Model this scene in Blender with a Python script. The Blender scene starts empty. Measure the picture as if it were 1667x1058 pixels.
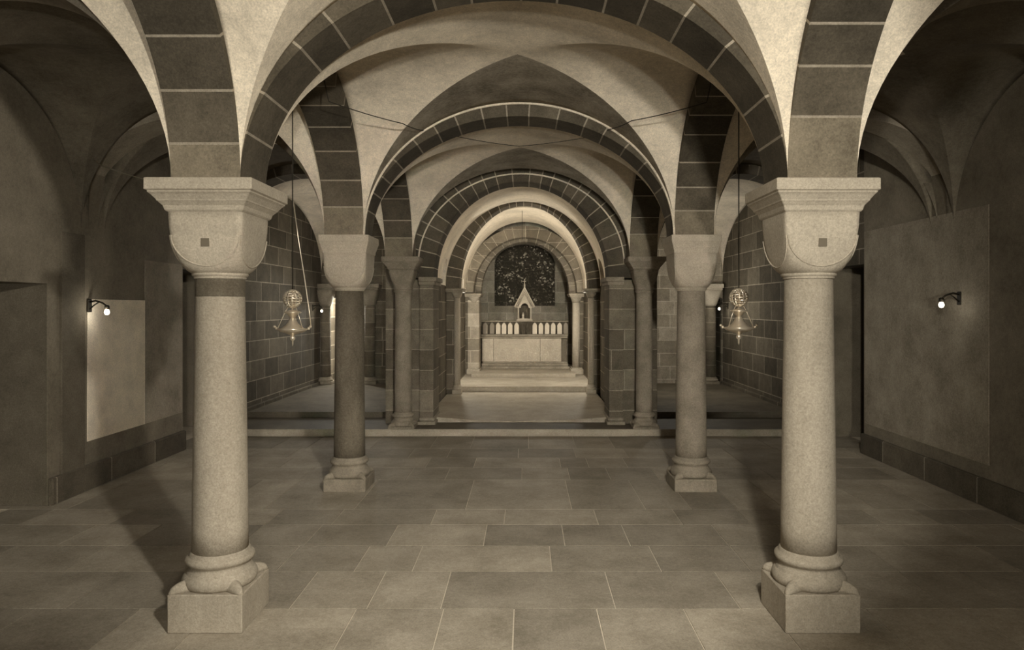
import bpy, bmesh, math, random
from mathutils import Vector
random.seed(7)
PI = math.pi
# ---------------------------------------------------------------- units
U = 0.0035            # metres per survey unit
F = 1150.0            # row distance unit: k = 1 is the first pair of columns
EYE = 505.0           # eye height above the floor in survey units
C = bpy.context.scene.collection
def W(x, y, z):       # x, y survey units, z survey units relative to the eye
    return Vector((x*U, y*U, (z+EYE)*U))

# ---------------------------------------------------------------- materials
def sep(l, warm=1.0):
    t = max(0.0, min(1.0, (l-0.05)/0.35))       # dark stone is a warmer brown than the pale plaster
    return (l*1.0, l*(0.825+0.04*t), l*(0.57+0.10*t), 1)
def new_mat(name):
    m = bpy.data.materials.new(name); m.use_nodes = True
    nt = m.node_tree; nt.nodes.clear()
    out = nt.nodes.new('ShaderNodeOutputMaterial')
    b = nt.nodes.new('ShaderNodeBsdfPrincipled')
    nt.links.new(b.outputs[0], out.inputs[0])
    b.inputs['Specular IOR Level'].default_value = 0.15
    return m, nt, b
def math_node(nt, op, a, b=None):
    n = nt.nodes.new('ShaderNodeMath'); n.operation = op
    for i, v in enumerate((a, b)):
        if v is None: continue
        if isinstance(v, (int, float)): n.inputs[i].default_value = v
        else: nt.links.new(v, n.inputs[i])
    return n.outputs[0]
def noise(nt, vec, scale, detail=5, rough=0.6):
    n = nt.nodes.new('ShaderNodeTexNoise')
    n.inputs['Scale'].default_value = scale; n.inputs['Detail'].default_value = detail
    n.inputs['Roughness'].default_value = rough
    nt.links.new(vec, n.inputs['Vector']); return n.outputs[0]
def ramp(nt, fac, stops):
    n = nt.nodes.new('ShaderNodeValToRGB'); cr = n.color_ramp
    while len(cr.elements) < len(stops): cr.elements.new(0.5)
    for e, (p, c) in zip(cr.elements, stops): e.position = p; e.color = c
    nt.links.new(fac, n.inputs[0]); return n.outputs[0]
def mul(nt, col, fac):
    n = nt.nodes.new('ShaderNodeVectorMath'); n.operation = 'SCALE'
    nt.links.new(col, n.inputs[0]); nt.links.new(fac, n.inputs['Scale']); return n.outputs[0]
def bump(nt, b, h, strength, dist=0.01):
    n = nt.nodes.new('ShaderNodeBump'); n.inputs['Strength'].default_value = strength
    n.inputs['Distance'].default_value = dist
    nt.links.new(h, n.inputs['Height']); nt.links.new(n.outputs[0], b.inputs['Normal'])
def stone(name, lo, hi, scale=3.0, tone=False, rough=0.9, bmp=0.35, streak=1.0, grain=1.1):
    """mottled stone; lo / hi albedo; tone = per-block tone read from the mesh"""
    m, nt, b = new_mat(name)
    g = nt.nodes.new('ShaderNodeNewGeometry')
    vec = g.outputs['Position']
    if streak != 1.0:
        mp = nt.nodes.new('ShaderNodeMapping'); mp.inputs['Scale'].default_value = (1, 1, streak)
        nt.links.new(vec, mp.inputs[0]); vec2 = mp.outputs[0]
    else: vec2 = vec
    n1 = noise(nt, vec2, scale, 6, 0.65)
    n2 = noise(nt, vec, scale*14, 4, 0.7)
    f = math_node(nt, 'ADD', math_node(nt, 'MULTIPLY', n1, 0.65), math_node(nt, 'MULTIPLY', n2, 0.35))
    col = ramp(nt, f, [(0.34, sep(lo)), (0.66, sep(hi))])
    n4 = noise(nt, vec, 95, 3, 0.8)
    col = mul(nt, col, math_node(nt, 'ADD', math_node(nt, 'MULTIPLY', n4, grain), 1.0-grain*0.5))
    if tone:
        a = nt.nodes.new('ShaderNodeAttribute'); a.attribute_name = 'tone'
        col = mul(nt, col, a.outputs['Fac'])
    nt.links.new(col, b.inputs['Base Color'])
    b.inputs['Roughness'].default_value = rough
    n3 = noise(nt, vec, scale*30, 5, 0.7)
    h = math_node(nt, 'ADD', n3, math_node(nt, 'MULTIPLY', n1, 1.6))
    bump(nt, b, h, bmp, 0.012)
    return m
def ashlar(name, lo, hi, joint, axes='yz', bw=0.62, rh=0.31, mortar=0.010):
    m, nt, b = new_mat(name)
    g = nt.nodes.new('ShaderNodeNewGeometry')
    s = nt.nodes.new('ShaderNodeSeparateXYZ'); nt.links.new(g.outputs['Position'], s.inputs[0])
    c = nt.nodes.new('ShaderNodeCombineXYZ')
    nt.links.new(s.outputs['XYZ'.index(axes[0].upper())], c.inputs[0])
    nt.links.new(s.outputs['XYZ'.index(axes[1].upper())], c.inputs[1])
    br = nt.nodes.new('ShaderNodeTexBrick'); nt.links.new(c.outputs[0], br.inputs['Vector'])
    br.inputs['Scale'].default_value = 1.0
    br.inputs['Brick Width'].default_value = bw; br.inputs['Row Height'].default_value = rh
    br.inputs['Mortar Size'].default_value = mortar; br.inputs['Mortar Smooth'].default_value = 0.6
    br.offset = 0.43; br.squash = 1.35; br.squash_frequency = 3
    br.inputs['Color1'].default_value = sep(lo); br.inputs['Color2'].default_value = sep(hi)
    br.inputs['Mortar'].default_value = sep(joint)
    n1 = noise(nt, g.outputs['Position'], 5, 6, 0.7)
    f = math_node(nt, 'ADD', math_node(nt, 'MULTIPLY', n1, 1.3), 0.35)
    n4 = noise(nt, g.outputs['Position'], 80, 3, 0.8)
    col = mul(nt, br.outputs[0], math_node(nt, 'MULTIPLY', f, math_node(nt, 'ADD', math_node(nt, 'MULTIPLY', n4, 1.2), 0.4)))
    nt.links.new(col, b.inputs['Base Color']); b.inputs['Roughness'].default_value = 0.92
    n2 = noise(nt, g.outputs['Position'], 60, 5, 0.7)
    bump(nt, b, n2, 0.35, 0.012)
    return m
def plain(name, l, rough=0.8, metal=0.0, emit=0.0):
    m, nt, b = new_mat(name)
    b.inputs['Base Color'].default_value = sep(l); b.inputs['Roughness'].default_value = rough
    b.inputs['Metallic'].default_value = metal
    if emit:
        b.inputs['Emission Color'].default_value = (1, 0.93, 0.78, 1); b.inputs['Emission Strength'].default_value = emit
    return m
M = {}
M['plaster']   = stone('vault_plaster', 0.48, 0.86, 1.6, bmp=0.18)
M['plaster_soot_shade'] = stone('sooty_shaded_plaster', 0.14, 0.44, 2.4, bmp=0.2, streak=3.0)  # soot streaks, with the back cells' shade also put into the colour
M['plaster_dim'] = stone('shaded_aisle_vault_plaster', 0.09, 0.20, 1.8, bmp=0.2)  # darker copy of the vault plaster; shade on aisle cells put into colour
M['pale']      = stone('pale_limestone', 0.27, 0.44, 3.0, bmp=0.3, streak=0.35)
M['pale_cap']  = stone('pale_carved_limestone', 0.36, 0.52, 3.0, bmp=0.15)
M['grey']      = stone('grey_sandstone_shaft', 0.075, 0.19, 3.5, bmp=0.3, streak=0.4)
M['midcap']    = stone('grey_carved_stone', 0.16, 0.32, 4.0, bmp=0.2)
M['band']      = stone('dark_neck_stone', 0.10, 0.20, 6.0)
M['vous']      = stone('dark_voussoir_stone', 0.05, 0.115, 3.5, tone=True, bmp=0.3)
M['mortar']    = stone('pale_mortar', 0.24, 0.38, 9.0, bmp=0.3)
M['floor']     = stone('floor_flagstone', 0.20, 0.40, 2.2, tone=True, rough=0.75, bmp=0.25)
M['floormortar'] = stone('floor_joint_mortar', 0.5, 0.65, 9.0)
M['tread']     = stone('shaded_tread_stone', 0.07, 0.14, 2.5, rough=0.7, bmp=0.25)  # shade on the treads put into a darker stone colour
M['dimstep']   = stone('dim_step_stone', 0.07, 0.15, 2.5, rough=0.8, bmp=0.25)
M['step']      = stone('lit_step_stone', 0.26, 0.44, 2.5, rough=0.7, bmp=0.25)
M['wall_yz']   = ashlar('dark_ashlar_side', 0.065, 0.13, 0.28, 'yz')
M['wall_xz']   = ashlar('dark_ashlar_facing', 0.085, 0.15, 0.27, 'xz', 0.55, 0.27)
M['wall_pale'] = ashlar('pale_ashlar_facing', 0.20, 0.34, 0.42, 'xz', 0.5, 0.27)
M['pier']      = ashlar('pier_ashlar', 0.11, 0.20, 0.30, 'xz', 0.9, 0.29, 0.008)
M['dark']      = stone('dark_recess_stone', 0.09, 0.15, 4.0)
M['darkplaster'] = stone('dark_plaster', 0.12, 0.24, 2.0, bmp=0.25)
M['lit_plaster'] = stone('lit_wall_plaster', 0.60, 0.88, 5.0, bmp=0.2)  # lit part of the wall plaster; the light is put into the pale colour
M['greywash']  = stone('grey_plaster', 0.18, 0.36, 3.0, bmp=0.2)
M['brass']     = plain('worn_brass', 0.80, 0.30, 0.7)
M['iron']      = plain('black_iron', 0.03, 0.5, 0.6)
M['cable']     = plain('dark_cable', 0.03, 0.7)
M['white_cable'] = plain('pale_cable', 0.30, 0.7)
M['bulb']      = plain('glowing_bulb_glass', 0.8, 0.3, 0, 2.2)
M['altar']     = stone('pale_altar_slab', 0.36, 0.50, 4.0, bmp=0.1)
M['gilt']      = plain('gilded_panel', 0.60, 0.5, 0.0)
M['gilt_dim']  = plain('shaded_panel', 0.22, 0.5, 0.0)
M['wood']      = stone('dark_carved_wood', 0.05, 0.10, 12.0)
M['hole']      = plain('hole_shade', 0.16, 0.95)

# stained glass: dark leads with scattered pale panes
def glass_mat():
    m, nt, b = new_mat('stained_glass')
    g = nt.nodes.new('ShaderNodeNewGeometry')
    v = nt.nodes.new('ShaderNodeTexVoronoi'); v.inputs['Scale'].default_value = 26
    nt.links.new(g.outputs['Position'], v.inputs['Vector'])
    s = nt.nodes.new('ShaderNodeSeparateColor'); nt.links.new(v.outputs['Color'], s.inputs[0])
    big = noise(nt, g.outputs['Position'], 3.2, 3, 0.6)
    f = math_node(nt, 'MULTIPLY', s.outputs[0], math_node(nt, 'MULTIPLY', big, 1.7))
    col = ramp(nt, f, [(0.45, sep(0.035)), (0.72, sep(0.08)), (0.95, sep(0.42))])
    nt.links.new(col, b.inputs['Base Color']); b.inputs['Roughness'].default_value = 0.7; b.inputs['Specular IOR Level'].default_value = 0.03
    return m
M['glass'] = glass_mat()

# ---------------------------------------------------------------- mesh builder
class MB:
    def __init__(s): s.v = []; s.f = []; s.m = []; s.t = []; s.sm = []
    def add(s, vs, fs, mi=0, tone=1.0, smooth=False):
        o = len(s.v); s.v += [Vector(p) for p in vs]
        for f in fs: s.f.append([i+o for i in f]); s.m.append(mi); s.t.append(tone); s.sm.append(smooth)
    def box(s, x0, x1, y0, y1, z0, z1, mi=0, tone=1.0, ch=0.0):
        if ch <= 0:
            vs = [(x, y, z) for z in (z0, z1) for y in (y0, y1) for x in (x0, x1)]
            s.add(vs, [(0,2,3,1),(4,5,7,6),(0,1,5,4),(2,6,7,3),(0,4,6,2),(1,3,7,5)], mi, tone)
        else:                      # box with chamfered vertical edges and top / bottom rims
            def ring(d, z):
                a0, a1, b0, b1 = x0+d, x1-d, y0+d, y1-d
                return [(a0+ch,b0,z),(a1-ch,b0,z),(a1,b0+ch,z),(a1,b1-ch,z),(a1-ch,b1,z),(a0+ch,b1,z),(a0,b1-ch,z),(a0,b0+ch,z)]
            s.rings([ring(ch, z0), ring(0, z0+ch), ring(0, z1-ch), ring(ch, z1)], mi, tone, False)
    def rings(s, rs, mi=0, tone=1.0, smooth=True, caps=True):
        n = len(rs[0]); vs = [p for r in rs for p in r]; fs = []
        for i in range(len(rs)-1):
            for j in range(n):
                k = (j+1) % n
                fs.append((i*n+j, i*n+k, (i+1)*n+k, (i+1)*n+j))
        s.add(vs, fs, mi, tone, smooth)
        if caps:
            o = len(s.v)-len(vs)
            s.f.append([o+j for j in reversed(range(n))]); s.m.append(mi); s.t.append(tone); s.sm.append(False)
            s.f.append([o+(len(rs)-1)*n+j for j in range(n)]); s.m.append(mi); s.t.append(tone); s.sm.append(False)
    def lathe(s, prof, cx=0, cy=0, n=40, mi=0, tone=1.0):
        s.rings([[(cx+r*math.cos(2*PI*j/n), cy+r*math.sin(2*PI*j/n), z) for j in range(n)] for r, z in prof], mi, tone)
    def loft(s, prof, cx=0, cy=0, n=64, mi=0):
        def rad(th, e):
            return 1/((abs(math.cos(th))**e+abs(math.sin(th))**e)**(1/e))
        s.rings([[(cx+w*rad(2*PI*j/n, e)*math.cos(2*PI*j/n), cy+w*rad(2*PI*j/n, e)*math.sin(2*PI*j/n), z) for j in range(n)] for w, e, z in prof], mi)
    def tube(s, pts, r, n=8, mi=0):
        pts = [Vector(p) for p in pts]; rs = []
        for i, p in enumerate(pts):
            d = (pts[min(i+1, len(pts)-1)]-pts[max(i-1, 0)]).normalized()
            a = d.cross(Vector((0, 0, 1)))
            if a.length < 1e-3: a = d.cross(Vector((1, 0, 0)))
            a.normalize(); b = d.cross(a)
            rs.append([p+a*r*math.cos(2*PI*j/n)+b*r*math.sin(2*PI*j/n) for j in range(n)])
        s.rings(rs, mi)
    def ball(s, c, r, mi=0, n=16, sx=1, sy=1, sz=1):
        s.rings([[(c[0]+sx*r*math.sin(PI*i/10)*math.cos(2*PI*j/n), c[1]+sy*r*math.sin(PI*i/10)*math.sin(2*PI*j/n), c[2]-sz*r*math.cos(PI*i/10)) for j in range(n)] for i in [0.02]+list(range(1, 10))+[9.98]], mi)
    def prism_y(s, poly, y0, y1, mi=0, tone=1.0):   # polygon of (x, z) extruded along y
        s.rings([[(x, y0, z) for x, z in poly], [(x, y1, z) for x, z in poly]], mi, tone, False)
    def build(s, name, mats, parent=None, world=None):
        """vertices in survey units; world = base point (parts of a thing are local to it)"""
        me = bpy.data.meshes.new(name)
        if world is None:
            vs = [W(*p) for p in s.v]; loc = None
        else:
            vs = [Vector(p)*U for p in s.v]
        me.from_pydata([tuple(p) for p in vs], [], s.f)
        if not isinstance(mats, (list, tuple)): mats = [mats]
        for m in mats: me.materials.append(m)
        me.polygons.foreach_set('material_index', s.m)
        me.polygons.foreach_set('use_smooth', s.sm)
        at = me.attributes.new('tone', 'FLOAT', 'FACE'); at.data.foreach_set('value', s.t)
        bm = bmesh.new(); bm.from_mesh(me); bmesh.ops.recalc_face_normals(bm, faces=bm.faces); bm.to_mesh(me); bm.free()
        me.update()
        o = bpy.data.objects.new(name, me); C.objects.link(o)
        if parent: o.parent = parent
        elif world is not None: o.location = W(*world)
        return o
def thing(name, label, cat, base, group=None):
    e = bpy.data.objects.new(name, None); C.objects.link(e); e.empty_display_size = 0.1
    e.location = W(*base); e['label'] = label; e['category'] = cat
    if group: e['group'] = group
    return e
def tag(o, label, cat, group=None):
    o['label'] = label; o['category'] = cat
    if group: o['group'] = group
    return o
def struct(o, label=None):
    o['kind'] = 'structure'
    if label: o['label'] = label
    return o

# ---------------------------------------------------------------- survey
KA, KB, KC = 1.0, 1.725, 2.45         # three column rows
K0, KM = 0.275, -0.45                 # rows beside and behind the camera (vaulting only)
XL, XR = -497.0, 460.0                # column lines
WL, WR = -1215.0, 1170.0              # side wall faces
H = 54.0                              # half width of arches and of the pier over a capital
FL = -EYE                             # floor
ZS = 197.0; RISE = 325.0; WEB = 364.0 # springing, rise of the arches, rise of the webs
KE = 3.65                             # end wall of the aisles
CX = (XL+XR)/2

# ---------------------------------------------------------------- arches
def arch(name, label, axis, c, half, a0, a1, zs, rise, thick, group=None, step=74, leg=0.0, pier_ext=0.0, mats=None, tones=None):
    """axis 'x': spans in x at centre c, soffit from y=a0 to a1; axis 'y': spans in y, soffit from x=a0 to a1"""
    mb = MB()
    N = 400; tab = [0.0]; pts = []
    def P(t, off=0.0):
        ph = PI*t
        return (-(half+off)*math.cos(ph), (rise+off)*math.sin(ph))
    for i in range(N+1):
        p = P(i/N); pts.append(p)
        if i: tab.append(tab[-1]+math.hypot(p[0]-pts[i-1][0], p[1]-pts[i-1][1]))
    L = tab[-1]
    def t_at(sv):
        lo, hi = 0, N
        while hi-lo > 1:
            mid = (lo+hi)//2
            if tab[mid] <= sv: lo = mid
            else: hi = mid
        d = tab[hi]-tab[lo]
        return (lo+(sv-tab[lo])/d)/N if d > 0 else lo/N
    cuts = [0.0]
    n = max(5, round(L/step)); 
    ws = [random.uniform(0.72, 1.3) for _ in range(n)]; tot = sum(ws)
    for w in ws: cuts.append(cuts[-1]+w/tot*L)
    def to3(px, pz, a):
        return (c+px, a, zs+pz) if axis == 'x' else (a, c+px, zs+pz)
    def seg(s0, s1, mi, tone, sub):
        for q in range(sub):
            ta, tb = t_at(s0+(s1-s0)*q/sub), t_at(min(L, s0+(s1-s0)*(q+1)/sub))
            i0, i1, e0, e1 = P(ta), P(tb), P(ta, thick), P(tb, thick)
            vs = [to3(*i0, a0), to3(*i1, a0), to3(*e1, a0), to3(*e0, a0), to3(*i0, a1), to3(*i1, a1), to3(*e1, a1), to3(*e0, a1)]
            fs = [(0,1,2,3), (4,7,6,5), (0,4,5,1), (3,2,6,7)]
            if s0 <= 0 and q == 0: fs.append((0,3,7,4))
            if s1 >= L-1e-6 and q == sub-1: fs.append((1,5,6,2))
            mb.add(vs, fs, mi, tone)
    g = 2.0
    for i in range(n):
        tone = random.uniform(0.72, 1.3)
        if tones and i < len(tones): tone = tones[i]
        elif tones and n-1-i < len(tones): tone = tones[n-1-i]
        lo = cuts[i]+(g if i else 0); hi = cuts[i+1]-(g if i < n-1 else 0)
        seg(lo, hi, 0, tone, 5)
        if i < n-1: seg(cuts[i+1]-g, cuts[i+1]+g, 1, 1.0, 1)
    o = mb.build(name, mats or [M['vous'], M['mortar']])
    return tag(o, label, 'arch', group)

half_t = (XR-XL)/2-H
g_tr = 'cross arches over the aisles and nave'
arch('transverse_arch', 'large front cross arch of dark blocks between the two nearest columns', 'x', CX, half_t, F*KA-H, F*KA+H, ZS, RISE, 80)
arch('transverse_arch', 'second cross arch of dark blocks between the two grey-shafted columns', 'x', CX, half_t, F*KB-H, F*KB+H, ZS, RISE, 80, step=64)
def rim(parent, c, half, y, zs, rise, r):
    b = MB(); b.tube([(c-half*math.cos(PI*i/60), y, zs+rise*math.sin(PI*i/60)) for i in range(61)], r, 8)
    o = b.build('plaster_rim', M['plaster']); o.parent = parent; o['label'] = 'pale plaster edge line'
rim(bpy.data.objects['transverse_arch.001'], CX, half_t-1, F*KB-H-1, ZS, WEB-4, 3.2)
AL, AR = (XL-H+WL)/2, (XR+H+WR)/2
HL, HR = (XL-H-WL)/2, (WR-XR-H)/2
arch('transverse_arch', 'grey plastered cross arch over the left aisle, landing on the front left column', 'x', AL, HL, F*KA-H+0.6, F*KA+H-0.6, ZS, RISE, 50, mats=[M['greywash'], M['greywash']])
arch('transverse_arch', 'grey plastered cross arch over the right aisle, landing on the front right column', 'x', AR, HR, F*KA-H+0.6, F*KA+H-0.6, ZS, RISE, 50, mats=[M['greywash'], M['greywash']])
arch('transverse_arch', 'grey plastered cross arch over the left aisle behind the brass lamp', 'x', AL-30, HL+30, F*KB-H+0.6, F*KB+H-0.6, ZS, RISE, 50, mats=[M['greywash'], M['greywash']])
arch('transverse_arch', 'grey plastered cross arch over the right aisle behind the brass lamp', 'x', AR+30, HR+30, F*KB-H+0.6, F*KB+H-0.6, ZS, RISE, 50, mats=[M['greywash'], M['greywash']])
arch('transverse_arch', 'far dark cross arch over the left aisle beside the pier', 'x', AL, HL, F*KC-H, F*KC+H, ZS, RISE, 80)
arch('transverse_arch', 'far dark cross arch over the right aisle beside the pier', 'x', AR, HR, F*KC-H, F*KC+H, ZS, RISE, 80)
for X, sd in ((XL, 'left'), (XR, 'right')):
    for ka, kb, tx in ((K0, KA, f'block-built arcade arch rising towards the viewer from the front {sd} column'),
                       (KA, KB, f'dark arcade arch between front and second columns on the {sd}'),
                       (KB, KC, f'dark arcade arch between second column and pier on the {sd}')):
        arch('arcade_arch', tx, 'y', F*(ka+kb)/2, F*(kb-ka)/2-H, X-H, X+H, ZS, RISE, 80, step=78, tones=[2.4, 1.3, .95, .75, .7])

# ---------------------------------------------------------------- vaults
def vault(name, label, cx, a, cy, b, zs, rise, mat, lit=(2, 3)):
    mb = MB(); NF, NT = 48, 12
    for cell in range(4):
        grid = []
        for i in range(NF+1):
            sn = math.sin(-PI/2+PI*i/NF); row = []
            for j in range(NT+1):
                v = abs(sn)+(1-abs(sn))*j/NT
                z = zs+rise*math.sqrt(max(0, 1-sn*sn))
                if cell == 0: p = (cx+a*sn, cy-b*v, z)
                elif cell == 1: p = (cx+a*sn, cy+b*v, z)
                elif cell == 2: p = (cx-a*v, cy+b*sn, z)
                else: p = (cx+a*v, cy+b*sn, z)
                row.append(p)
            grid.append(row)
        vs = [p for r in grid for p in r]; fs = []
        for i in range(NF):
            for j in range(NT):
                q = i*(NT+1)+j; fs.append((q, q+NT+1, q+NT+2, q+1))
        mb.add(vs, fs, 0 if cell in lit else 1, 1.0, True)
    me_o = mb.build(name, mat if isinstance(mat, list) else [mat, mat])
    bm = bmesh.new(); bm.from_mesh(me_o.data)
    bmesh.ops.remove_doubles(bm, verts=bm.verts, dist=1e-4)
    # keep groins crisp
    for e in bm.edges:
        if len(e.link_faces) == 2 and e.link_faces[0].normal.angle(e.link_faces[1].normal, 0) > 0.3: e.smooth = False
    for f in bm.faces:
        if f.normal.z > 0: f.normal_flip()
    bm.to_mesh(me_o.data); bm.free()
    so = me_o.modifiers.new('thickness', 'SOLIDIFY'); so.thickness = 0.12; so.offset = -1
    return struct(me_o, label)
rows = [KM, K0, KA, KB, KC]
for i in range(4):
    yc, b = F*(rows[i]+rows[i+1])/2, F*(rows[i+1]-rows[i])/2-H+0.5
    vault('ceiling', 'white plastered groin vault of the nave', CX, half_t+0.5, yc, b, ZS, WEB if rows[i] < KB else 346, [M['plaster'], M['plaster_soot_shade']] if rows[i] >= KA else M['plaster'], (0, 2, 3))
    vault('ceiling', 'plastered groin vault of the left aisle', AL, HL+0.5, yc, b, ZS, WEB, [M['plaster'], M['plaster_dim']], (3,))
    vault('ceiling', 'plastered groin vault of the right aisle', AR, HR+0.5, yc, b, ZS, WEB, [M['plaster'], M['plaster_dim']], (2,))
ye = F*KE
for a_, h_, s_ in ((AL, HL, 'left'), (AR, HR, 'right')):
    vault('ceiling', f'bright plastered vault at the far end of the {s_} aisle', a_, h_+0.5, (F*KC+H+ye)/2, (ye-F*KC-H)/2, ZS, WEB, M['plaster'])

# ---------------------------------------------------------------- columns
def column(x, k, label, shaft_m, cap_m, base_m, r0=43.0, r1=37.0, ab=79.0, blk=58.0, pl=58.0, zt=ZS, floor=FL,
           cap_h=95.0, ab_h=49.0, base_h=89.0, kind='cushion', ph=35.0, band=False, hole=False, group=None, shields=True):
    e = thing('stone_column', label, 'column', (x, F*k, floor), group)
    Hh = zt-floor; za = Hh-ab_h; zc = za-cap_h
    b = MB()
    b.box(-pl, pl, -pl, pl, 0, ph, ch=1.5)
    base = b.build('plinth', base_m, e, (0, 0, 0))
    b = MB(); q = (base_h-ph)/54.0
    tor = [(r0+10, ph), (r0+13, ph+4*q), (r0+14.5, ph+10*q), (r0+13, ph+16*q), (r0+9, ph+20*q), (r0+7, ph+21*q), (r0+7, ph+24*q), (r0+4, ph+26*q),
           (r0+2.5, ph+30*q), (r0+4, ph+34*q), (r0+8, ph+36*q), (r0+10, ph+40*q), (r0+9.5, ph+44*q), (r0+6, ph+47*q), (r0+3, ph+48*q), (r0+3, ph+52*q), (r0, ph+54*q)]
    b.lathe(tor, n=48); b.build('base_moulding', base_m, e, (0, 0, 0))
    for sx in (-1, 1):
        for sy in (-1, 1):
            b = MB(); rs = []
            for i in range(9):
                t = i/8; d = (r0+2)*0.74+t*(pl*0.97-(r0+2)*0.74)
                w = 11*(1-t)**0.6+2.2; hgt = (15*q)*(1-t*t)**0.5+2
                pts = []
                for j in range(9):
                    a = PI*j/8
                    ox, oz = w*math.cos(a), hgt*math.sin(a)
                    pts.append((sx*(d-ox*0.707), sy*(d+ox*0.707), ph-0.5+oz))
                rs.append(pts)
            b.rings(rs); b.build('corner_spur', base_m, e, (0, 0, 0))
    b = MB()
    prof = []
    for i in range(13):
        t = i/12; prof.append((r0+(r1-r0)*(t**1.15), base_h+(zc-2-base_h)*t))
    b.lathe(prof, n=56); b.build('shaft', shaft_m, e, (0, 0, 0))
    if band:
        b = MB(); b.lathe([(r1+0.9, zc-36), (r1+1.2, zc-35), (r1+0.8, zc-4), (r1, zc-3)], n=56)
        o = b.build('neck_band', M['band'], e, (0, 0, 0)); o['label'] = 'darker stone drum at the neck'
    b = MB(); b.lathe([(r1, zc-8), (r1+2.4, zc-7.2), (r1+2.8, zc-5.5), (r1+2.2, zc-4), (r1+4.8, zc-3.4), (r1+6, zc-.5), (r1+5.2, zc+2), (r1, zc+3)], n=48)
    b.build('neck_ring', cap_m, e, (0, 0, 0))
    if kind == 'cushion':
        cp = [(0, r1+3, 2.0), (.02, r1+6, 2.2), (.06, r1+10, 2.6), (.12, blk-8.5, 3.3), (.20, blk-6.5, 4.6), (.30, blk-4.8, 7), (.42, blk-3.2, 11), (.58, blk-1.8, 18), (.78, blk-.5, 26), (1, blk, 34)]
    else:
        cp = [(0, r1+1, 2.0), (.10, r1+6, 2.4), (.25, blk-14, 3.2), (.45, blk-8, 5), (.65, blk-4, 9), (.85, blk-1, 16), (1, blk, 26)]
    b = MB(); b.loft([(w, n, zc+cap_h*t) for t, w, n in cp], n=96)
    cap = b.build('capital', cap_m, e, (0, 0, 0))
    def surf(px, z):
        t = (z-zc)/cap_h
        for (t0, w0, n0), (t1, w1, n1) in zip(cp, cp[1:]):
            if t0 <= t <= t1:
                f = (t-t0)/(t1-t0); w = w0+(w1-w0)*f; n = n0+(n1-n0)*f
                u = min(0.999, abs(px)/w); return w*(1-u**n)**(1/n)
        return blk
    if kind == 'cushion' and shields:
        for rot in range(4):
            b = MB(); pts = []
            for i in range(25):
                a = PI*i/24; px = -(blk-5)*math.cos(a); z = zc+cap_h*0.62-cap_h*0.50*math.sin(a)
                d = surf(px, z)+0.3
                p = [(px, -d), (d, px), (-px, d), (-d, -px)][rot]
                pts.append((p[0], p[1], z))
            b.tube(pts, 1.3, 6); b.build('shield_line', cap_m, cap, (0, 0, 0))
    if hole:
        b = MB(); b.box(-6.5, 6.5, -surf(0, zc+cap_h*.5)-0.8, -blk+8, zc+cap_h*.5-6.5, zc+cap_h*.5+6.5)  # dark plate for the hole; the shade inside is put into its colour
        o = b.build('mason_hole_shade', M['hole'], cap, (0, 0, 0)); o['label'] = 'small square mason hole in the capital, drawn as a dark plate'
    b = MB()
    dd = ab-blk
    prof = [(blk+.5, 0), (blk+dd*.12, .05), (blk+dd*.2, .18), (blk+dd*.42, .30), (blk+dd*.46, .31), (blk+dd*.50, .36), (blk+dd*.72, .50), (blk+dd*.86, .56), (blk+dd*.86, .60), (ab, .64), (ab, .98), (ab-1.5, 1.0)]
    rs = []
    for w, t in prof:
        z = za+ab_h*t; c = 1.2
        rs.append([(-w+c,-w,z),(w-c,-w,z),(w,-w+c,z),(w,w-c,z),(w-c,w,z),(-w+c,w,z),(-w,w-c,z),(-w,-w+c,z)])
    b.rings(rs, smooth=False); b.build('abacus', cap_m, e, (0, 0, 0))
    return e
column(XL, KA, 'front left pale stone column with dark drum under its capital', M['pale'], M['pale_cap'], M['pale'], band=True, hole=True, ab=82, ph=60, base_h=114)
column(XR, KA, 'front right pale stone column with plain pale neck', M['pale'], M['pale_cap'], M['pale'], hole=True, ph=60, base_h=114)
column(XL+2, KB, 'second column on the left, dark grey shaft under a pale capital', M['grey'], M['pale_cap'], M['midcap'], ab=68, r1=38, blk=59)
column(XR+4, KB, 'second column on the right, grey shaft under a pale capital', M['midcap'], M['pale_cap'], M['midcap'], ab=68, r1=38, blk=59)
for X, s_ in ((XL+8, 'left'), (XR+12, 'right')):
    column(X, KC, f'engaged grey column against the {s_} pier at the altar step', M['midcap'], M['midcap'], M['midcap'], r0=34, r1=32, ab=74, blk=50, pl=52, kind='flared', shields=False, cap_h=84)

# ---------------------------------------------------------------- floor of flagstones
mb = MB()
mb.box(WL-300, WR+300, F*-0.7, F*5.2, FL-20, FL-1.6, 1)
rowk = [-0.6, -0.42, -0.2, 0.05, 0.3, 0.52, 0.72, 0.88, 1.03, 1.174, 1.30, 1.4265, 1.535, 1.797, 1.935, 2.06, 2.196, 2.398]
fix = {9: [-218, 50, 260], 8: [-143, 151], 10: [-90, 83], 11: [-222, -51, 169], 12: [-430, -151, 115, 300], 13: [-238, -12, 130, 250],
       14: [-165, 111, 200], 15: [-266, -26, 170], 16: [-200, 10, 181]}
for i in range(len(rowk)-1):
    y0, y1 = rowk[i]*F, rowk[i+1]*F
    xs = list(fix.get(i, []))
    if not xs: xs = [random.uniform(-60, 60)]
    lo, hi = min(xs), max(xs)
    while lo > WL: lo -= random.uniform(110, 240); xs.append(lo)
    while hi < WR: hi += random.uniform(110, 240); xs.append(hi)
    xs.sort()
    for a, b in zip(xs, xs[1:]):
        mb.box(a+1.1, b-1.1, y0+1.1, y1-1.1, FL-3, FL, 0, random.uniform(0.8, 1.2))
struct(mb.build('floor', [M['floor'], M['floormortar']]), 'flagstone floor with pale joints')

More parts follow.
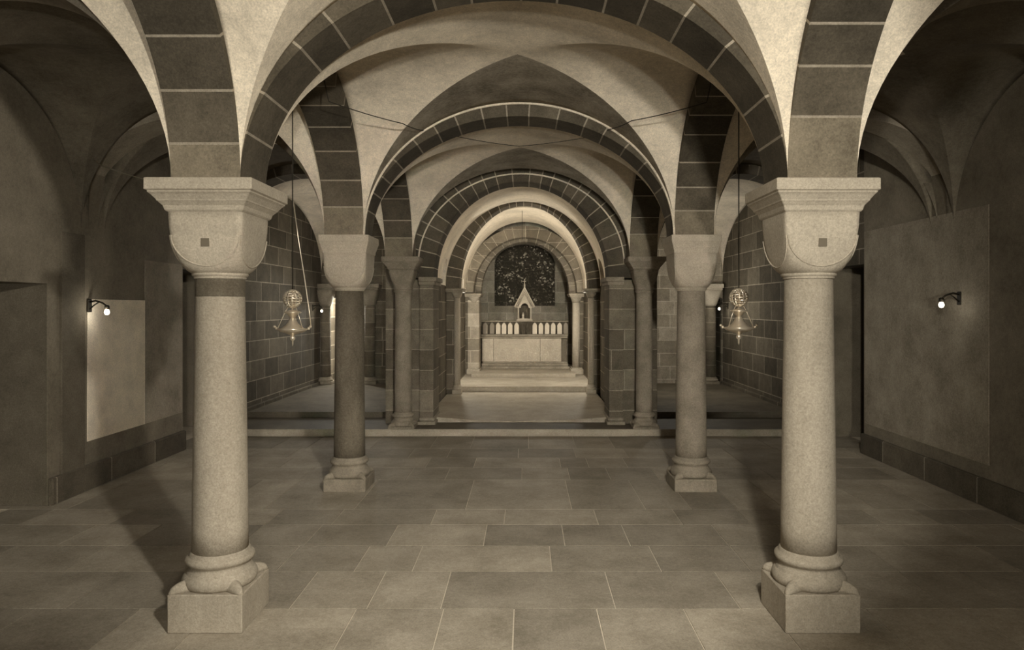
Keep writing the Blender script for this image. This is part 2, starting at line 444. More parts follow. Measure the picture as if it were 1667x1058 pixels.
# ---------------------------------------------------------------- steps to the altar
def step(label, y0, y1, z0, z1, x0=WL, x1=WR, mat=None):
    b = MB(); b.box(x0, x1, y0, y1, z0, z1, ch=1.2)
    for i, f in enumerate(b.f):                     # darker treads, pale risers: how light falls put into two colours
        if min(b.v[j].z for j in f) > z1-0.5: b.m[i] = 1
    return tag(b.build('stone_step', mat or [M['step'], M['tread']]), label, 'step')
Z1, Z2, Z3, Z4 = -477, -452, -422, -400
step('lowest wide stone step running behind the second columns from wall to wall', F*2.40, F*4.56, FL, Z1)
# second step: worn hollow in the middle of the nave
b = MB(); n = 40; top = []; lowv = []
y0, y1, x0, x1 = F*2.545, F*3.4, -410, 372
def dip(x): 
    t = (x-(x0+x1)/2)/((x1-x0)/2); return 19*(1-t*t)
for i in range(n+1):
    x = x0+(x1-x0)*i/n; rowv = []
    for j in range(13):
        t = j/12; y = y0+(y1-y0)*t
        rowv.append((x, y, Z2-dip(x)*math.exp(-t*7)))
    top.append(rowv)
vs = [p for r in top for p in r]; fs = []
for i in range(n):
    for j in range(12): q = i*13+j; fs.append((q, q+13, q+14, q+1))
o_ = len(vs)
for i in range(n+1): vs.append((top[i][0][0], y0, Z1-1))
for i in range(n): fs.append((o_+i, o_+i+1, (i+1)*13, i*13))
for i in range(n+1): vs.append((top[i][0][0], y1, Z1-1))
o2 = o_+n+1
for i in range(n): fs.append((o2+i+1, o2+i, i*13+12, (i+1)*13+12)); fs.append((o_+i+1, o_+i, o2+i, o2+i+1))
fs.append([o_]+[j for j in range(13)]+[o2]); fs.append([o_+n]+[n*13+j for j in range(13)]+[o2+n])
b.add(vs, fs, 0, 1.0, False)
tag(b.build('stone_step', M['step']), 'worn second stone step, hollowed in the middle between the piers', 'step')
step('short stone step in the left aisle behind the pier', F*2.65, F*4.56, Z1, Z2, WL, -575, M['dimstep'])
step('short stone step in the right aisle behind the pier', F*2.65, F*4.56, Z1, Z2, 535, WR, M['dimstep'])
step('third stone step, bright, in front of the inner piers', F*3.27, F*4.56, Z2, Z3, -575, 535, [M['step'], M['step']])
step('topmost stone step directly before the altar', F*3.70, F*4.56, Z3, Z4, -330, 300, [M['step'], M['step']])

# ---------------------------------------------------------------- piers
def pier_deep(sg, lab):
    X = (lambda x: CX+sg*x)       # x measured from the nave axis, outward positive
    def bx(b, a, c, *r, **kw):
        p, q = sorted((X(a), X(c))); b.box(p, q, *r, **kw)
    e = thing('stone_pier', lab, 'pier', (X(430), F*2.56, Z1))
    def part(name, fn, mat):
        b = MB(); fn(b)
        for v in b.v: v -= Vector((X(430), F*2.56, Z1))
        return b.build(name, mat, e, (0, 0, 0))
    part('pier_body', lambda b: (bx(b, 392, 556, F*2.515, F*2.66, Z1, 112, ch=1.0), bx(b, 470, 556, F*2.515, F*2.66, 111, 330)), M['pier'])
    part('pilaster', lambda b: (bx(b, 357, 413, F*2.495, F*2.65, Z1+28, 92, ch=1.0)), M['pier'])
    part('pilaster_base', lambda b: (bx(b, 346, 420, F*2.482, F*2.66, Z1, Z1+14, ch=2), bx(b, 351, 416, F*2.488, F*2.655, Z1+14, Z1+29, ch=4)), M['midcap'])
    part('impost', lambda b: (bx(b, 349, 416, F*2.485, F*2.66, 90, 104, ch=2), bx(b, 342, 416, F*2.478, F*2.665, 104, 122, ch=2)), M['midcap'])
    return e
pier_deep(-1, 'left stone pier with pilaster beside the engaged column')
pier_deep(1, 'right stone pier with pilaster beside the engaged column')
arch('transverse_arch', 'third cross arch of dark blocks, springing from the two piers', 'x', CX, 356, F*2.50, F*2.61, 118, 394, 110, step=52)
rim(bpy.data.objects['transverse_arch.008'], CX, half_t-6, F*2.50-1, ZS-20, 366, 3.0)

def pier_inner(sg, lab):
    X = (lambda x: -9+sg*x)
    base = (X(400), F*3.22, Z2)
    e = thing('stone_pier', lab, 'pier', base)
    def part(name, fn, mat):
        b = MB(); fn(b)
        for v in b.v: v -= Vector(base)
        return b.build(name, mat, e, (0, 0, 0))
    def bx(b, a, c, *r, **kw):
        p, q = sorted((X(a), X(c))); b.box(p, q, *r, **kw)
    part('pier_body', lambda b: (bx(b, 366, 520, F*3.215, F*3.33, Z2, 92, ch=1), bx(b, 450, 520, F*3.215, F*3.33, 91, 330)), M['wall_xz'])
    part('colonette', lambda b: b.lathe([(17, Z2+46), (16, 60)], X(350), F*3.215, 24), M['pale'])
    part('colonette_base', lambda b: (b.box(X(350)-25, X(350)+25, F*3.215-25, F*3.215+25, Z2, Z2+22, ch=1.5), b.lathe([(24, Z2+22), (25, Z2+29), (22, Z2+34), (19, Z2+38), (21, Z2+42), (17, Z2+47)], X(350), F*3.215, 24)), M['pale'])
    part('colonette_capital', lambda b: (b.loft([(17, 2, 48), (20, 2.5, 54), (25, 5, 68), (28, 16, 80)], X(350), F*3.215, 32), bx(b, 318, 470, F*3.185, F*3.33, 78, 86, ch=1.5), bx(b, 312, 470, F*3.178, F*3.335, 86, 97, ch=1.5)), M['midcap'])
    return e
pier_inner(-1, 'left inner pier of dark blocks with slender pale colonette')
pier_inner(1, 'right inner pier of dark blocks with slender pale colonette')
arch('transverse_arch', 'fourth cross arch of dark blocks above the slender colonettes', 'x', -9, 338, F*3.20, F*3.31, 97, 445, 110, step=46)

# choir walls and barrel vaults
def arch_poly(half, zs, rise, zb, n=28):
    return [(-half, zb)]+[(-half*math.cos(PI*i/n), zs+rise*math.sin(PI*i/n)) for i in range(n+1)]+[(half, zb)]
def barrel(label, cx, half, y0, y1, zs, rise, lun, mat):
    """thick barrel vault whose flanks carry a small arched opening lun = (yc, half, z spring, rise)"""
    b = MB(); n = 72
    outer = [(cx-(half+70)*math.cos(PI*i/n), zs+(rise+40)*math.sin(PI*i/n)) for i in range(n+1)]
    inner = [(cx-half*math.cos(PI*i/n), zs+rise*math.sin(PI*i/n)) for i in range(n+1)]
    rs = []
    for y in (y0, y1): rs.append([(x, y, z) for x, z in outer+inner[::-1]])
    b.rings(rs, smooth=False, caps=True)
    o = b.build('ceiling', mat)
    if lun:
        c = MB(); yc, lh, lz, lr = lun
        poly = [(yc-lh, zs-40)]+[(yc-lh*math.cos(PI*i/20), lz+lr*math.sin(PI*i/20)) for i in range(21)]+[(yc+lh, zs-40)]
        c.rings([[(cx-half-150, y, z) for y, z in poly], [(cx+half+150, y, z) for y, z in poly]], smooth=False)
        cut = c.build('cutter', mat)
        md = o.modifiers.new('lunettes', 'BOOLEAN'); md.object = cut; md.operation = 'DIFFERENCE'; md.solver = 'EXACT'
        dg = bpy.context.evaluated_depsgraph_get(); me = bpy.data.meshes.new_from_object(o.evaluated_get(dg))
        o.modifiers.clear(); o.data = me; bpy.data.objects.remove(cut)
    return struct(o, label)
barrel('plastered vault between the piers and the inner piers', CX+4, 402, F*2.60, F*3.21, 110, 440, (F*3.10, 85, 150, 95), M['plaster'])
barrel('brightest plastered vault directly before the apse', -9, 372, F*3.30, F*3.87, 97, 440, (F*3.70, 45, 105, 70), M['plaster'])
def wallbox(name, label, mats, *boxes):
    for bx in boxes:
        b = MB(); b.box(*bx); o = struct(b.build(name, mats), label)
    return o
wallbox('wall_choir_left', 'dark stone side wall of the choir', M['wall_yz'], (-560, CX-398, F*2.66, F*3.215, Z1, 112), (-520, -381, F*3.33, F*3.87, Z3, 98),
        (-575, -545, F*2.66, F*KE, Z1, 620))
wallbox('wall_choir_right', 'dark stone side wall of the choir', M['wall_yz'], (CX+406, 520, F*2.66, F*3.215, Z1, 112), (363, 500, F*3.33, F*3.87, Z3, 98),
        (510, 540, F*2.66, F*KE, Z1, 620))

# ---------------------------------------------------------------- apse
AX = -4
def pier_apse(sg, lab):
    X = (lambda x: AX+sg*x); base = (X(340), F*3.86, Z3)
    e = thing('stone_pier', lab, 'pier', base)
    def part(name, fn, mat):
        b = MB(); fn(b)
        for v in b.v: v -= Vector(base)
        return b.build(name, mat, e, (0, 0, 0))
    def bx(b, a, c, *r, **kw):
        p, q = sorted((X(a), X(c))); b.box(p, q, *r, **kw)
    part('pier_body', lambda b: (bx(b, 342, 520, F*3.87, F*4.02, Z3, 84, ch=1), bx(b, 400, 520, F*3.87, F*4.02, 83, 330)), M['wall_xz'])
    if sg > 0:
        part('colonette', lambda b: b.lathe([(25, Z3+40), (24, 40)], X(322), F*3.88, 28), M['pale'])
    else:
        part('pilaster', lambda b: bx(b, 290, 360, F*3.86, F*4.0, Z3+30, 45), M['wall_pale'])
    part('pier_base', lambda b: (bx(b, 284, 366, F*3.835, F*4.02, Z3, Z3+34, ch=3), bx(b, 292, 360, F*3.845, F*4.0, Z3+34, Z3+42, ch=2)), M['pale'])
    part('pier_capital', lambda b: (b.loft([(25, 2, 28), (29, 2.6, 40), (34, 5, 56), (37, 16, 66)], X(322), F*3.88, 32), bx(b, 280, 380, F*3.83, F*4.02, 64, 74, ch=1.5), bx(b, 274, 386, F*3.825, F*4.03, 74, 86, ch=1.5)), M['midcap'])
    return e
pier_apse(-1, 'left apse pier with flat pilaster beside the altar')
pier_apse(1, 'right apse pier with round pale colonette beside the altar')
arch('apse_arch', 'outer ring of grey blocks framing the apse window', 'x', AX, 326, F*3.86, F*3.96, 92, 348, 70, step=62, mats=[M['pier'], M['mortar']])
arch('apse_arch', 'inner recessed ring of grey blocks around the apse window', 'x', AX, 284, F*3.962, F*4.05, 92, 330, 90, step=58, mats=[M['pier'], M['mortar']])
KW = 4.56
WH, WZ0, WZS, WRI = 225, 10, 318, 150
# apse wall with an arched window opening
def holed_wall(name, label, x0, x1, z0, z1, cx, half, zb, zs, rise, y0, y1, mat, n=32):
    b = MB(); arcp = [(cx-half*math.cos(PI*i/n), zs+rise*math.sin(PI*i/n)) for i in range(n+1)]
    for y, fl in ((y0, 0), (y1, 1)):
        pass
    b.box(x0, x1, y0, y1, z0, zb)
    b.box(x0, cx-half, y0, y1, zb, z1); b.box(cx+half, x1, y0, y1, zb, z1)
    for i in range(n):
        (xa, za), (xb, zb2) = arcp[i], arcp[i+1]
        vs = [(xa,y0,za),(xb,y0,zb2),(xb,y0,z1),(xa,y0,z1),(xa,y1,za),(xb,y1,zb2),(xb,y1,z1),(xa,y1,z1)]
        b.add(vs, [(0,1,2,3),(4,7,6,5),(0,4,5,1),(3,2,6,7)])
    # straight jambs between sill and springing belong to the opening
    b2 = b.build(name, mat); return struct(b2, label)
holed_wall('wall_back', 'pale grey ashlar wall of the apse', -420, 420, FL, 560, AX-4, WH, WZ0, WZS, WRI, F*KW, F*(KW+0.06), M['wall_pale'])
wallbox('wall_apse_left', 'side wall of the apse niche', M['wall_yz'], (-420, -352, F*4.02, F*KW, Z4, 560))
wallbox('wall_apse_right', 'side wall of the apse niche', M['wall_yz'], (344, 420, F*4.02, F*KW, Z4, 560))
wallbox('ceiling_apse', 'ceiling of the apse niche', M['wall_pale'], (-420, 420, F*4.02, F*KW, 500, 560))
# window
b = MB(); b.prism_y([(x+AX-4, z) for x, z in arch_poly(WH+4, WZS, WRI+4, WZ0-4)], F*(KW+0.035), F*(KW+0.042))
win = struct(b.build('window_1', M['glass']), 'dark stained glass arched window with pale specks above the altar')
b = MB(); lead = 1.6; yw = F*(KW+0.033)
for x in (-78, 78): b.box(AX-4+x-2.2, AX-4+x+2.2, yw-3, yw+3, WZ0, WZS+130)
for z in (WZS+25, WZS-5): b.box(AX-4-WH, AX-4+WH, yw-3, yw+3, z-1.4, z+1.4)
pts = [(AX-4+62*math.cos(2*PI*i/40), yw, 200+76*math.sin(2*PI*i/40)) for i in range(41)]
b.tube(pts, 2.2, 6)
pts = [(AX-4-(WH-12)*math.cos(PI*i/30), yw, WZS+(WRI-12)*math.sin(PI*i/30)) for i in range(31)]
b.tube(pts, 1.8, 6)
b.build('lead_bars', M['iron']).parent = win

# ---------------------------------------------------------------- altar
def local(base):
    def part(parent, name, mat, fn):
        b = MB(); fn(b)
        for v in b.v: v -= Vector(base)
        return b.build(name, mat, parent, (0, 0, 0))
    return part
AY = F*4.0
base = (AX-8, AY+60, Z4)
al = thing('altar', 'pale stone altar table on stepped base under the apse window', 'altar', base)
p = local(base); x0, x1 = -300, 270
p(al, 'altar_base', M['midcap'], lambda b: (b.box(x0+4, x1+14, AY-36, AY+130, Z4, Z4+17, ch=2), b.box(x0+12, x1+6, AY-22, AY+125, Z4+17, Z4+36, ch=3), b.box(x0+18, x1, AY-10, AY+122, Z4+36, Z4+46, ch=2)))
p(al, 'front_slab', M['altar'], lambda b: (b.box(x0+16, x0+90, AY, AY+12, Z4+46, -203), b.box(x0+92, x0+392, AY, AY+12, Z4+46, -203), b.box(x0+394, x1-40, AY, AY+12, Z4+46, -203)))
p(al, 'altar_body', M['grey'], lambda b: b.box(x0+18, x1-4, AY+10, AY+118, Z4+46, -203))
p(al, 'altar_top', M['midcap'], lambda b: b.box(x0+6, x1+2, AY-8, AY+122, -203, -191, ch=2))
base = (AX-8, AY+70, -191)
rt = thing('retable', 'low retable of small pointed gilded panels standing on the altar', 'retable', base)
p = local(base); RY = AY+50
p(rt, 'frame_back', M['wood'], lambda b: b.box(x0+8, x1+8, RY+4, RY+28, -191, -93))
p(rt, 'bottom_rail', M['midcap'], lambda b: b.box(x0+6, x1+10, RY-8, RY+30, -191, -178, ch=1.5))
p(rt, 'top_rail', M['midcap'], lambda b: (b.box(x0+4, x1+12, RY-8, RY+30, -97, -88, ch=1.5)))
kk = (RY)/F
pcs = [790, 801, 811, 820.5, 830.5, 841, 870.5, 880.5, 890.5, 900.5, 911, 921]
for i, px in enumerate(pcs):
    xc = (px-856)*kk; hw = 15
    dim = i in (0, 1, 11)  # outer panels in shade, put into the colour as a darker copy
    def panel(b):
        prof = [(xc-hw, -176), (xc+hw, -176), (xc+hw, -122), (xc+hw*0.8, -113), (xc+hw*.45, -106), (xc, -101), (xc-hw*.45, -106), (xc-hw*0.8, -113), (xc-hw, -122)]
        b.prism_y(prof, RY-1, RY+6)
    o = p(rt, 'arched_panel', M['gilt_dim'] if dim else M['gilt'], panel)
    if dim: o['label'] = 'arched panel darkened as in shade'
    def mould(b):
        pts = [(xc-hw-2, RY-3, -176), (xc-hw-2, RY-3, -120), (xc-hw*.7, RY-3, -108), (xc, RY-3, -98), (xc+hw*.7, RY-3, -108), (xc+hw+2, RY-3, -120), (xc+hw+2, RY-3, -176)]
        b.tube(pts, 2.0, 6)
    p(o, 'panel_moulding', M['grey'], mould).location = -o.location
for xc in (-30, 3):
    p(rt, 'niche_door', M['wood'], lambda b: (b.prism_y([(xc-14, -177), (xc+14, -177), (xc+14, -112), (xc, -99), (xc-14, -112)], RY-2, RY+6), b.lathe([(5, -176), (7, -160), (5, -140), (6, -128), (3.5, -122), (4.5, -116), (1, -110)], xc, RY-4, 12)))
base = (AX-8, RY+10, -88)
tb = thing('tabernacle_canopy', 'small gabled canopy with two columns standing on the retable', 'canopy', base)
p = local(base); tx = AX-4; ty = RY+10
p(tb, 'canopy_base', M['altar'], lambda b: (b.box(tx-52, tx+52, ty-14, ty+40, -88, -80, ch=1), b.box(tx-46, tx+46, ty-10, ty+36, -80, -75, ch=1)))
for sx in (-1, 1):
    for yy in (ty-2, ty+28):
        p(tb, 'canopy_column', M['altar'], lambda b: b.lathe([(7, -75), (7, -71), (4.6, -68), (4.4, -6), (6, -3), (8, 6), (8, 10)], tx+sx*42, yy, 16))
def gable(b):
    hw, ze, za_ = 66, 8, 138
    outer = [(-hw-4, ze-4), (-hw+10, ze-12), (0, za_-34), (hw-10, ze-12), (hw+4, ze-4), (0, za_)]
    b.prism_y([(tx+x, z) for x, z in outer], ty-14, ty+38)
p(tb, 'gable_roof', M['altar'], gable)
p(tb, 'gable_moulding', M['grey'], lambda b: (b.tube([(tx-58, ty-15, 3), (tx, ty-15, 118), (tx+58, ty-15, 3)], 1.8, 6), b.tube([(tx-44, ty-11, 4), (tx, ty-11, 88), (tx+44, ty-11, 4)], 1.4, 6)))
def ped(b):
    n = 16; arcp = [(26*math.cos(PI*i/n), -4+30*math.sin(PI*i/n)) for i in range(n+1)]
    poly = [(tx+52, -4), (tx+0, 100), (tx-52, -4)]+[(tx-x, z) for x, z in arcp]
    b.prism_y(poly, ty-8, ty+4)
p(tb, 'pediment', M['altar'], ped)
p(tb, 'finial', M['altar'], lambda b: (b.lathe([(6, 132), (4, 140), (7, 146), (3, 152), (3, 158)], tx, ty+6, 12), b.box(tx-2.5, tx+2.5, ty+4, ty+9, 156, 186), b.box(tx-9, tx+9, ty+4, ty+9, 168, 174)))
p(tb, 'back_panel', M['wood'], lambda b: b.box(tx-34, tx+34, ty+32, ty+36, -75, 8))
base = (AX-14, ty+4, -75)
b = MB(); b.lathe([(9, 0), (10, 3), (6, 6), (7, 14), (8, 22), (5, 28), (3, 30), (4.5, 34), (4, 38), (0.5, 41)], n=14)
tag(b.build('figurine', M['altar'], None, base), 'tiny pale figurine between the columns of the gabled canopy', 'figurine')

# ---------------------------------------------------------------- side walls with dark openings
TH = 90
def side_wall(name, face, out, openings, mat, label):
    b = MB(); k = -0.6; xa, xb = sorted((face, face+out*TH))
    for (k0, k1, ztop) in openings:
        b.box(xa, xb, F*k, F*k0, FL-10, 640); b.box(xa, xb, F*k0, F*k1, ztop, 640)
        r0, r1 = sorted((face+out*TH, face+out*260))
        k = k1
    b.box(xa, xb, F*k, F*5.0, FL-10, 640)
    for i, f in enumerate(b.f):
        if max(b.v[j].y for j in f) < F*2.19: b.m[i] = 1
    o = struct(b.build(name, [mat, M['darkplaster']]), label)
    for (k0, k1, ztop) in openings:
        c = MB(); bx0, bx1 = sorted((face+out*290, face+out*300)); s0, s1 = sorted((face+out*TH, face+out*300))
        c.box(bx0, bx1, F*k0-20, F*k1+20, FL, ztop+20); c.box(s0, s1, F*k0-20, F*k0, FL, ztop+20); c.box(s0, s1, F*k1, F*k1+20, FL, ztop+20); j0, j1 = sorted((face+out*1.5, face+out*(TH+4))); c.box(j0, j1, F*k1-2, F*k1+6, FL, ztop+2); c.box(s0, s1, F*k0-20, F*k1+20, ztop, ztop+20)
        c.build('doorway_recess', M['dark'], None).parent = o
    return o
wl = side_wall('wall_left', WL, -1, [(1.15, 1.56, 60), (2.175, 2.60, 135)], M['wall_yz'], 'dark stone side wall of the left aisle')
b = MB(); b.box(WL, WL+7, F*1.60, F*1.684, FL, ZS, ch=1)  # pilaster in shadow; the shade is put into its dark colour
o = b.build('wall_pilaster', M['dark'], None); o.parent = wl; o['label'] = 'pilaster in shadow under the aisle arch, coloured dark'
wr = side_wall('wall_right', WR, 1, [(2.125, 2.40, 150)], M['wall_yz'], 'dark stone side wall of the right aisle')
b = MB(); b.box(WL, WL+2.5, F*1.70, F*1.957, -372, 22, ch=.6)
o = b.build('plaster_patch', M['lit_plaster'], None); o.parent = wl; o['label'] = 'lit patch of wall plaster, painted pale'
b = MB(); b.box(WL, WL+2.0, F*1.957, F*2.17, -372, 150, ch=.6)
o = b.build('plaster_patch', M['greywash'], None); o.parent = wl; o['label'] = 'grey plastered strip'
b = MB(); b.box(WR-2.0, WR, F*1.55, F*2.12, -400, 260, ch=.6)
o = b.build('plaster_patch', M['greywash'], None); o.parent = wr; o['label'] = 'grey plastered area'
for nm, x0_, x1_, ks in (('baseboard_left', WL, WL+14, ((-0.6, 1.15), (1.56, 2.175), (2.60, 3.64))), ('baseboard_right', WR-14, WR, ((-0.6, 2.125), (2.40, 3.64)))):
    b = MB()
    for k0, k1 in ks: b.box(x0_, x1_, F*k0, F*k1, FL, FL+70, ch=3)
    struct(b.build(nm, M['wall_yz']), 'low stone plinth along the side wall')
# end walls of the aisles, each with one arched opening
def end_wall(name, label, x0, x1, ox, oh, zb, zs, rise, mat, zfloor):
    holed_wall(name, label, x0, x1, zfloor-40, 640, ox, oh, zfloor-1, zs, rise, F*KE, F*(KE+0.05), mat)
end_wall('wall_far_left', 'stone end wall of the left aisle with a narrow bright opening', WL-20, -560, -1080, 112, Z2, 20, 40, M['wall_xz'], Z2)
end_wall('wall_far_right', 'stone end wall of the right aisle with a narrow dark opening', 525, WR+20, 1142, 27, Z2, 40, 20, M['wall_pale'], Z2)
wallbox('wall_recess_left', 'whitewashed wall behind the narrow opening', M['plaster'], (-1330, -900, F*3.95, F*3.98, Z3, 200))
wallbox('wall_recess_right', 'dark wall behind the narrow opening', M['dark'], (1060, 1240, F*3.95, F*3.98, Z3, 200))
def half_col(x, lab, mat, kf=KE-0.03):
    Z3 = Z2; base = (x, F*kf, Z3); e = thing('stone_column', lab, 'column', base); p = local(base)
    p(e, 'shaft', M['pier'], lambda b: b.lathe([(30, Z3+40), (29, 10)], x, F*kf, 28))
    p(e, 'base_moulding', M['midcap'], lambda b: (b.box(x-44, x+44, F*kf-34, F*kf+34, Z3, Z3+18, ch=2), b.lathe([(42, Z3+18), (43, Z3+26), (38, Z3+32), (34, Z3+34), (37, Z3+38), (30, Z3+42)], x, F*kf, 28)))
    p(e, 'capital', mat, lambda b: b.loft([(30, 2, 8), (36, 2.4, 22), (46, 4, 60), (54, 12, 100)], x, F*kf, 40))
    p(e, 'abacus', mat, lambda b: (b.box(x-58, x+58, F*kf-44, F*kf+44, 100, 112, ch=2), b.box(x-64, x+64, F*kf-50, F*kf+50, 112, 136, ch=2)))
half_col(-920, 'short column in the left aisle end seen right of the grey shaft', M['midcap'])
half_col(-1180, 'short column at the left aisle end beside the side wall', M['midcap'])
half_col(1090, 'short column with pale capital at the right aisle end', M['pale_cap'])
# wall behind the camera
wallbox('wall_behind', 'plain end wall behind the viewer', M['greywash'], (WL-90, WR+90, F*-0.62, F*-0.60, FL, 640))

# ---------------------------------------------------------------- hanging brass lamps
def hanging_lamp(x, k, dz, lab, side_chain):
    zt = 522.0; base = (x, F*k, zt)
    e = thing('sanctuary_lamp', lab, 'hanging lamp', base, 'brass lamps hung in the side arcades'); p = local(base)
    y = F*k; z = (lambda v: v+dz)
    p(e, 'hanging_wire', M['cable'], lambda b: b.tube([(x, y, zt), (x, y, z(36))], 1.3, 6))
    crown = MB(); crown.ball((0, 0, 0), 19, n=14)
    cr = crown.build('crown_globe', M['brass'], e, (0, 0, 0)); cr.location = Vector((0, 0, (z(18)-zt)*U))
    wf = cr.modifiers.new('openwork', 'WIREFRAME'); wf.thickness = 0.012; wf.use_even_offset = False
    p(cr, 'globe_core', M['brass'], lambda b: b.lathe([(2, z(38)), (6, z(34)), (9, z(20)), (6, z(4)), (2, z(0))], x, y, 16)).location = Vector((0, 0, -(z(18)-zt)*U))
    p(e, 'smoke_disc', M['brass'], lambda b: b.lathe([(2, z(0)), (3, z(-6)), (17, z(-9.5)), (18.5, z(-11)), (17, z(-12.5)), (12, z(-15)), (4, z(-24))], x, y, 32))
    p(e, 'bowl', M['brass'], lambda b: b.lathe([(4, z(-20)), (5, z(-23)), (8, z(-28)), (11, z(-34)), (15, z(-39)), (21, z(-43.5)), (25, z(-46)), (24, z(-49)), (10, z(-53))], x, y, 36))
    p(e, 'dish', M['brass'], lambda b: b.lathe([(24, z(-48)), (32, z(-46)), (33, z(-48)), (26, z(-53)), (14, z(-57)), (5, z(-60)), (3, z(-62))], x, y, 36))
    p(e, 'drop_finial', M['brass'], lambda b: b.lathe([(2, z(-60)), (3, z(-62)), (5.5, z(-66)), (5, z(-70)), (2, z(-73)), (1.5, z(-80)), (0.6, z(-84))], x, y, 16))
    for i in range(3):
        a = 2*PI*i/3+PI/2
        p(e, 'chain', M['brass'], lambda b: b.tube([(x+31*math.cos(a), y+31*math.sin(a), z(-46)), (x+16*math.cos(a), y+16*math.sin(a), z(-11)), (x+6*math.cos(a), y+6*math.sin(a), z(6))], 0.8, 6))
    for sx in (-1, 1):
        p(e, 'ear_loop', M['brass'], lambda b: (b.ball((x+sx*35, y, z(-46)), 3.4, n=10), b.ball((x+sx*39, y, z(-42)), 3.0, n=10)))
    if side_chain:
        p(e, 'side_chain', M['brass'], lambda b: b.tube([(x+40, y, z(-42)), (x+34, y+6, z(-5)), (x+20, y+16, z(70)), (x+6, y+20, z(150)), (x, y+4, z(230))], 1.3, 6))
hanging_lamp(-505, 1.33, 0, 'brass hanging lamp with side chain in the left arcade', True)
hanging_lamp(461, 1.33, 3, 'brass hanging lamp without side chain in the right arcade', False)

# ---------------------------------------------------------------- wall lamps with bare bulbs
def wall_lamp(x, k, z, sg, lab):
    y = F*k; base = (x, y, z); e = thing('wall_lamp', lab, 'wall lamp', base); p = local(base)
    p(e, 'wall_plate', M['iron'], lambda b: b.box(*sorted((x, x+sg*4)), y-9, y+9, z-22, z+14, ch=1.2))
    p(e, 'arm', M['iron'], lambda b: (b.tube([(x+sg*2, y, z+6), (x+sg*20, y-2, z+10), (x+sg*40, y-4, z+4), (x+sg*52, y-6, z-4)], 2.6, 8), b.tube([(x+sg*2, y, z-14), (x+sg*16, y-1, z-2), (x+sg*30, y-3, z+6)], 2.0, 8)))
    p(e, 'bulb_socket', M['iron'], lambda b: b.lathe([(4, z-2), (6.5, z-5), (7, z-12), (5, z-14)], x+sg*54, y-6, 14))
    p(e, 'light_bulb', M['bulb'], lambda b: b.lathe([(3, z-12), (6, z-17), (7.5, z-22), (5.5, z-28), (1, z-30)], x+sg*54, y-6, 16))
    return (x+sg*54, y-6, z-22)
bulbs = [wall_lamp(WL+2, 1.705, 8, 1, 'iron wall lamp with bare bulb over the lit patch'),
         wall_lamp(WR, 1.655, 28, -1, 'iron wall lamp with bare bulb on the right side wall'),
         wall_lamp(WL, 3.50, 0, 1, 'small bare bulb lamp far down the left side wall'),
         wall_lamp(WR, 3.55, 12, -1, 'small bare bulb lamp far down the right side wall')]

# ---------------------------------------------------------------- cables
def cable(label, pts, r, mat):
    b = MB(); out = []
    for i in range(len(pts)-1):
        a, c = Vector(pts[i]), Vector(pts[i+1])
        for j in range(6):
            t = j/6; v = a.lerp(c, t); v.z -= 3*4*t*(1-t)*min(1, (c-a).length/200); out.append(v)
    out.append(Vector(pts[-1])); b.tube(out, r, 6)
    return tag(b.build('electric_cable', mat), label, 'cable')
cable('thin dark cable from left arcade arch to the second cross arch', [(-460, F*1.40, 519), (-452, F*1.41, 472), (-300, F*1.5, 448), (-279, F*KB-H-1, 482)], 1.2, M['cable'])
cable('thin dark cable from right arcade arch to the second cross arch', [(423, F*1.40, 519), (415, F*1.41, 470), (258, F*1.5, 455), (222, F*KB-H-1, 484)], 1.2, M['cable'])
cable('thin dark cable slung beneath the vault behind the second cross arch', [(-205, F*KB+H+1, 494), (-20, F*1.84, 482), (186, F*KB+H+1, 492)], 1.0, M['cable'])
cable('thin dark drop cable hanging in front of the apse window', [(-20, F*3.40, 534), (-20, F*3.40, 372)], 1.5, M['cable'])
cable('pale cable sagging towards the front left abacus', [(-1090, F*1.55, 372), (-900, F*1.32, 300), (XL-75, F*1.03, 199)], 1.2, M['white_cable'])

# ---------------------------------------------------------------- lights
def lamp(name, loc, power, radius=0.08, col=(1, 0.97, 0.88), falloff=None):
    l = bpy.data.lights.new(name, 'POINT'); l.energy = power; l.shadow_soft_size = radius; l.color = col
    if falloff:
        l.use_nodes = True; nt = l.node_tree; em = nt.nodes['Emission']
        fo = nt.nodes.new('ShaderNodeLightFalloff'); fo.inputs['Strength'].default_value = falloff[1]
        nt.links.new(fo.outputs[falloff[0]], em.inputs['Strength'])
    o = bpy.data.objects.new(name, l); C.objects.link(o); o.location = W(*loc); return o
lamp('photographers_lamp', (170, -600, 10), 9, 0.09, falloff=('Constant', 1.0))
nl = bpy.data.lights.new('near_lamp', 'SPOT'); nl.energy = 115; nl.spot_size = math.radians(90); nl.spot_blend = 0.3; nl.shadow_soft_size = 0.07; nl.color = (1, .97, .88)
nl.use_nodes = True; fo_ = nl.node_tree.nodes.new('ShaderNodeLightFalloff'); fo_.inputs['Strength'].default_value = 1.0
nl.node_tree.links.new(fo_.outputs['Linear'], nl.node_tree.nodes['Emission'].inputs['Strength'])
no_ = bpy.data.objects.new('near_lamp', nl); C.objects.link(no_); no_.location = W(195, 210, 320)
no_.rotation_euler = Vector((-math.sin(math.radians(13)), 1, math.tan(math.radians(-8)))).to_track_quat('-Z', 'Y').to_euler()
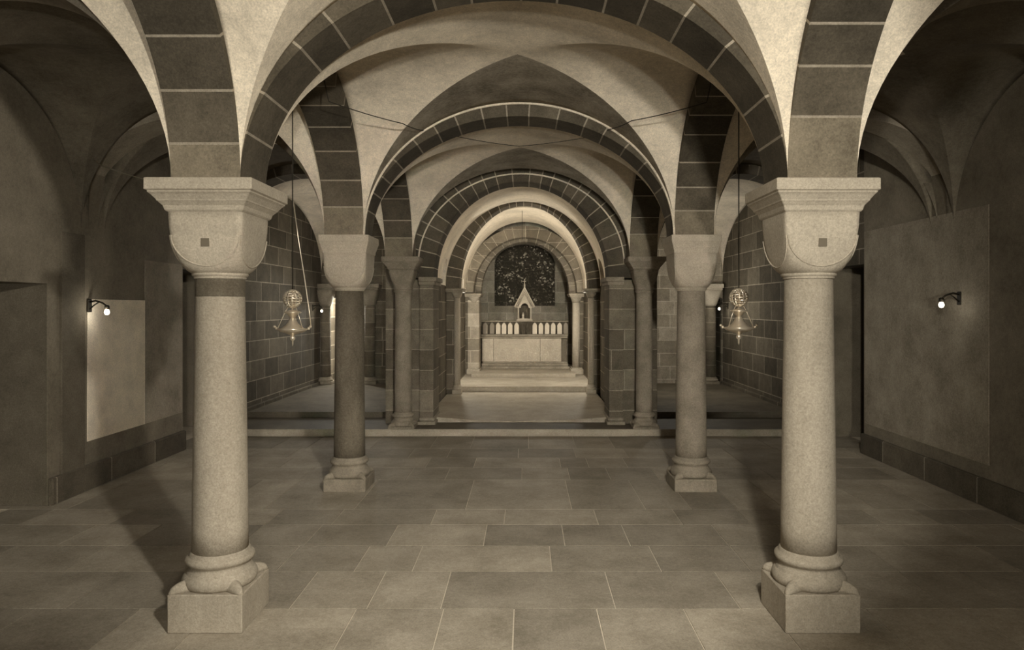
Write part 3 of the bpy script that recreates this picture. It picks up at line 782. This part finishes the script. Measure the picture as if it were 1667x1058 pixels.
sl = bpy.data.lights.new('floor_fill_spot', 'SPOT'); sl.energy = 430; sl.spot_size = math.radians(58); sl.spot_blend = 0.9; sl.shadow_soft_size = 0.1; sl.color = (1, .97, .88)  # added fill spot brightening the front floor, not a known lamp
so_ = bpy.data.objects.new('floor_fill_spot', sl); C.objects.link(so_); so_.location = W(190, 330, 330)
so_.rotation_euler = (W(-70, F*1.27, FL)-so_.location).to_track_quat('-Z', 'Y').to_euler()
a = bpy.data.lights.new('rear_fill_area', 'AREA'); a.shape = 'RECTANGLE'; a.size = 2.2; a.size_y = 1.6; a.energy = 48; a.color = (1, .95, .84)  # added fill in front of the plain rear wall; no window there
ao = bpy.data.objects.new('rear_fill_area', a); C.objects.link(ao); ao.location = W(CX, F*-0.58, 60); ao.rotation_euler = (PI/2, 0, 0)
for x, k, z, pw in ((-432, 2.74, 20, 34), (402, 2.74, 20, 30), (-372, 3.40, 20, 88), (352, 3.40, 20, 88), (-880, 3.0, 60, 40), (800, 3.2, 40, 60), (-1100, 3.80, 30, 110), (-1010, 3.80, -250, 40)):  # inferred bulbs behind the piers, plus added unseen lights for aisle ends and recess
    lamp('hidden_light', (x, F*k, z), pw, 0.03)
for (x, y, z), pw in zip(bulbs, (2.2, .5, 1.5, 1.5)):
    lamp('bulb_light', (x, y-12, z), pw, 0.03)

w = bpy.data.worlds.new('World'); bpy.context.scene.world = w; w.use_nodes = True
w.node_tree.nodes['Background'].inputs[0].default_value = (1, .85, .62, 1)
w.node_tree.nodes['Background'].inputs[1].default_value = 0.05

# ---------------------------------------------------------------- camera
cam = bpy.data.cameras.new('camera'); co = bpy.data.objects.new('camera', cam); C.objects.link(co)
cam.sensor_width = 36; cam.lens = F/1667*36; cam.clip_start = 0.05
cam.shift_x = -(856-833.5)/1667; cam.shift_y = -(529-500)/1667
co.location = W(0, 0, 0); co.rotation_euler = (PI/2, 0, 0)
sc = bpy.context.scene; sc.camera = co
sc.view_settings.view_transform = 'Standard'; sc.view_settings.look = 'None'
sc.view_settings.gamma = 1; sc.view_settings.use_curve_mapping = False
sc.view_settings.exposure = -0.15
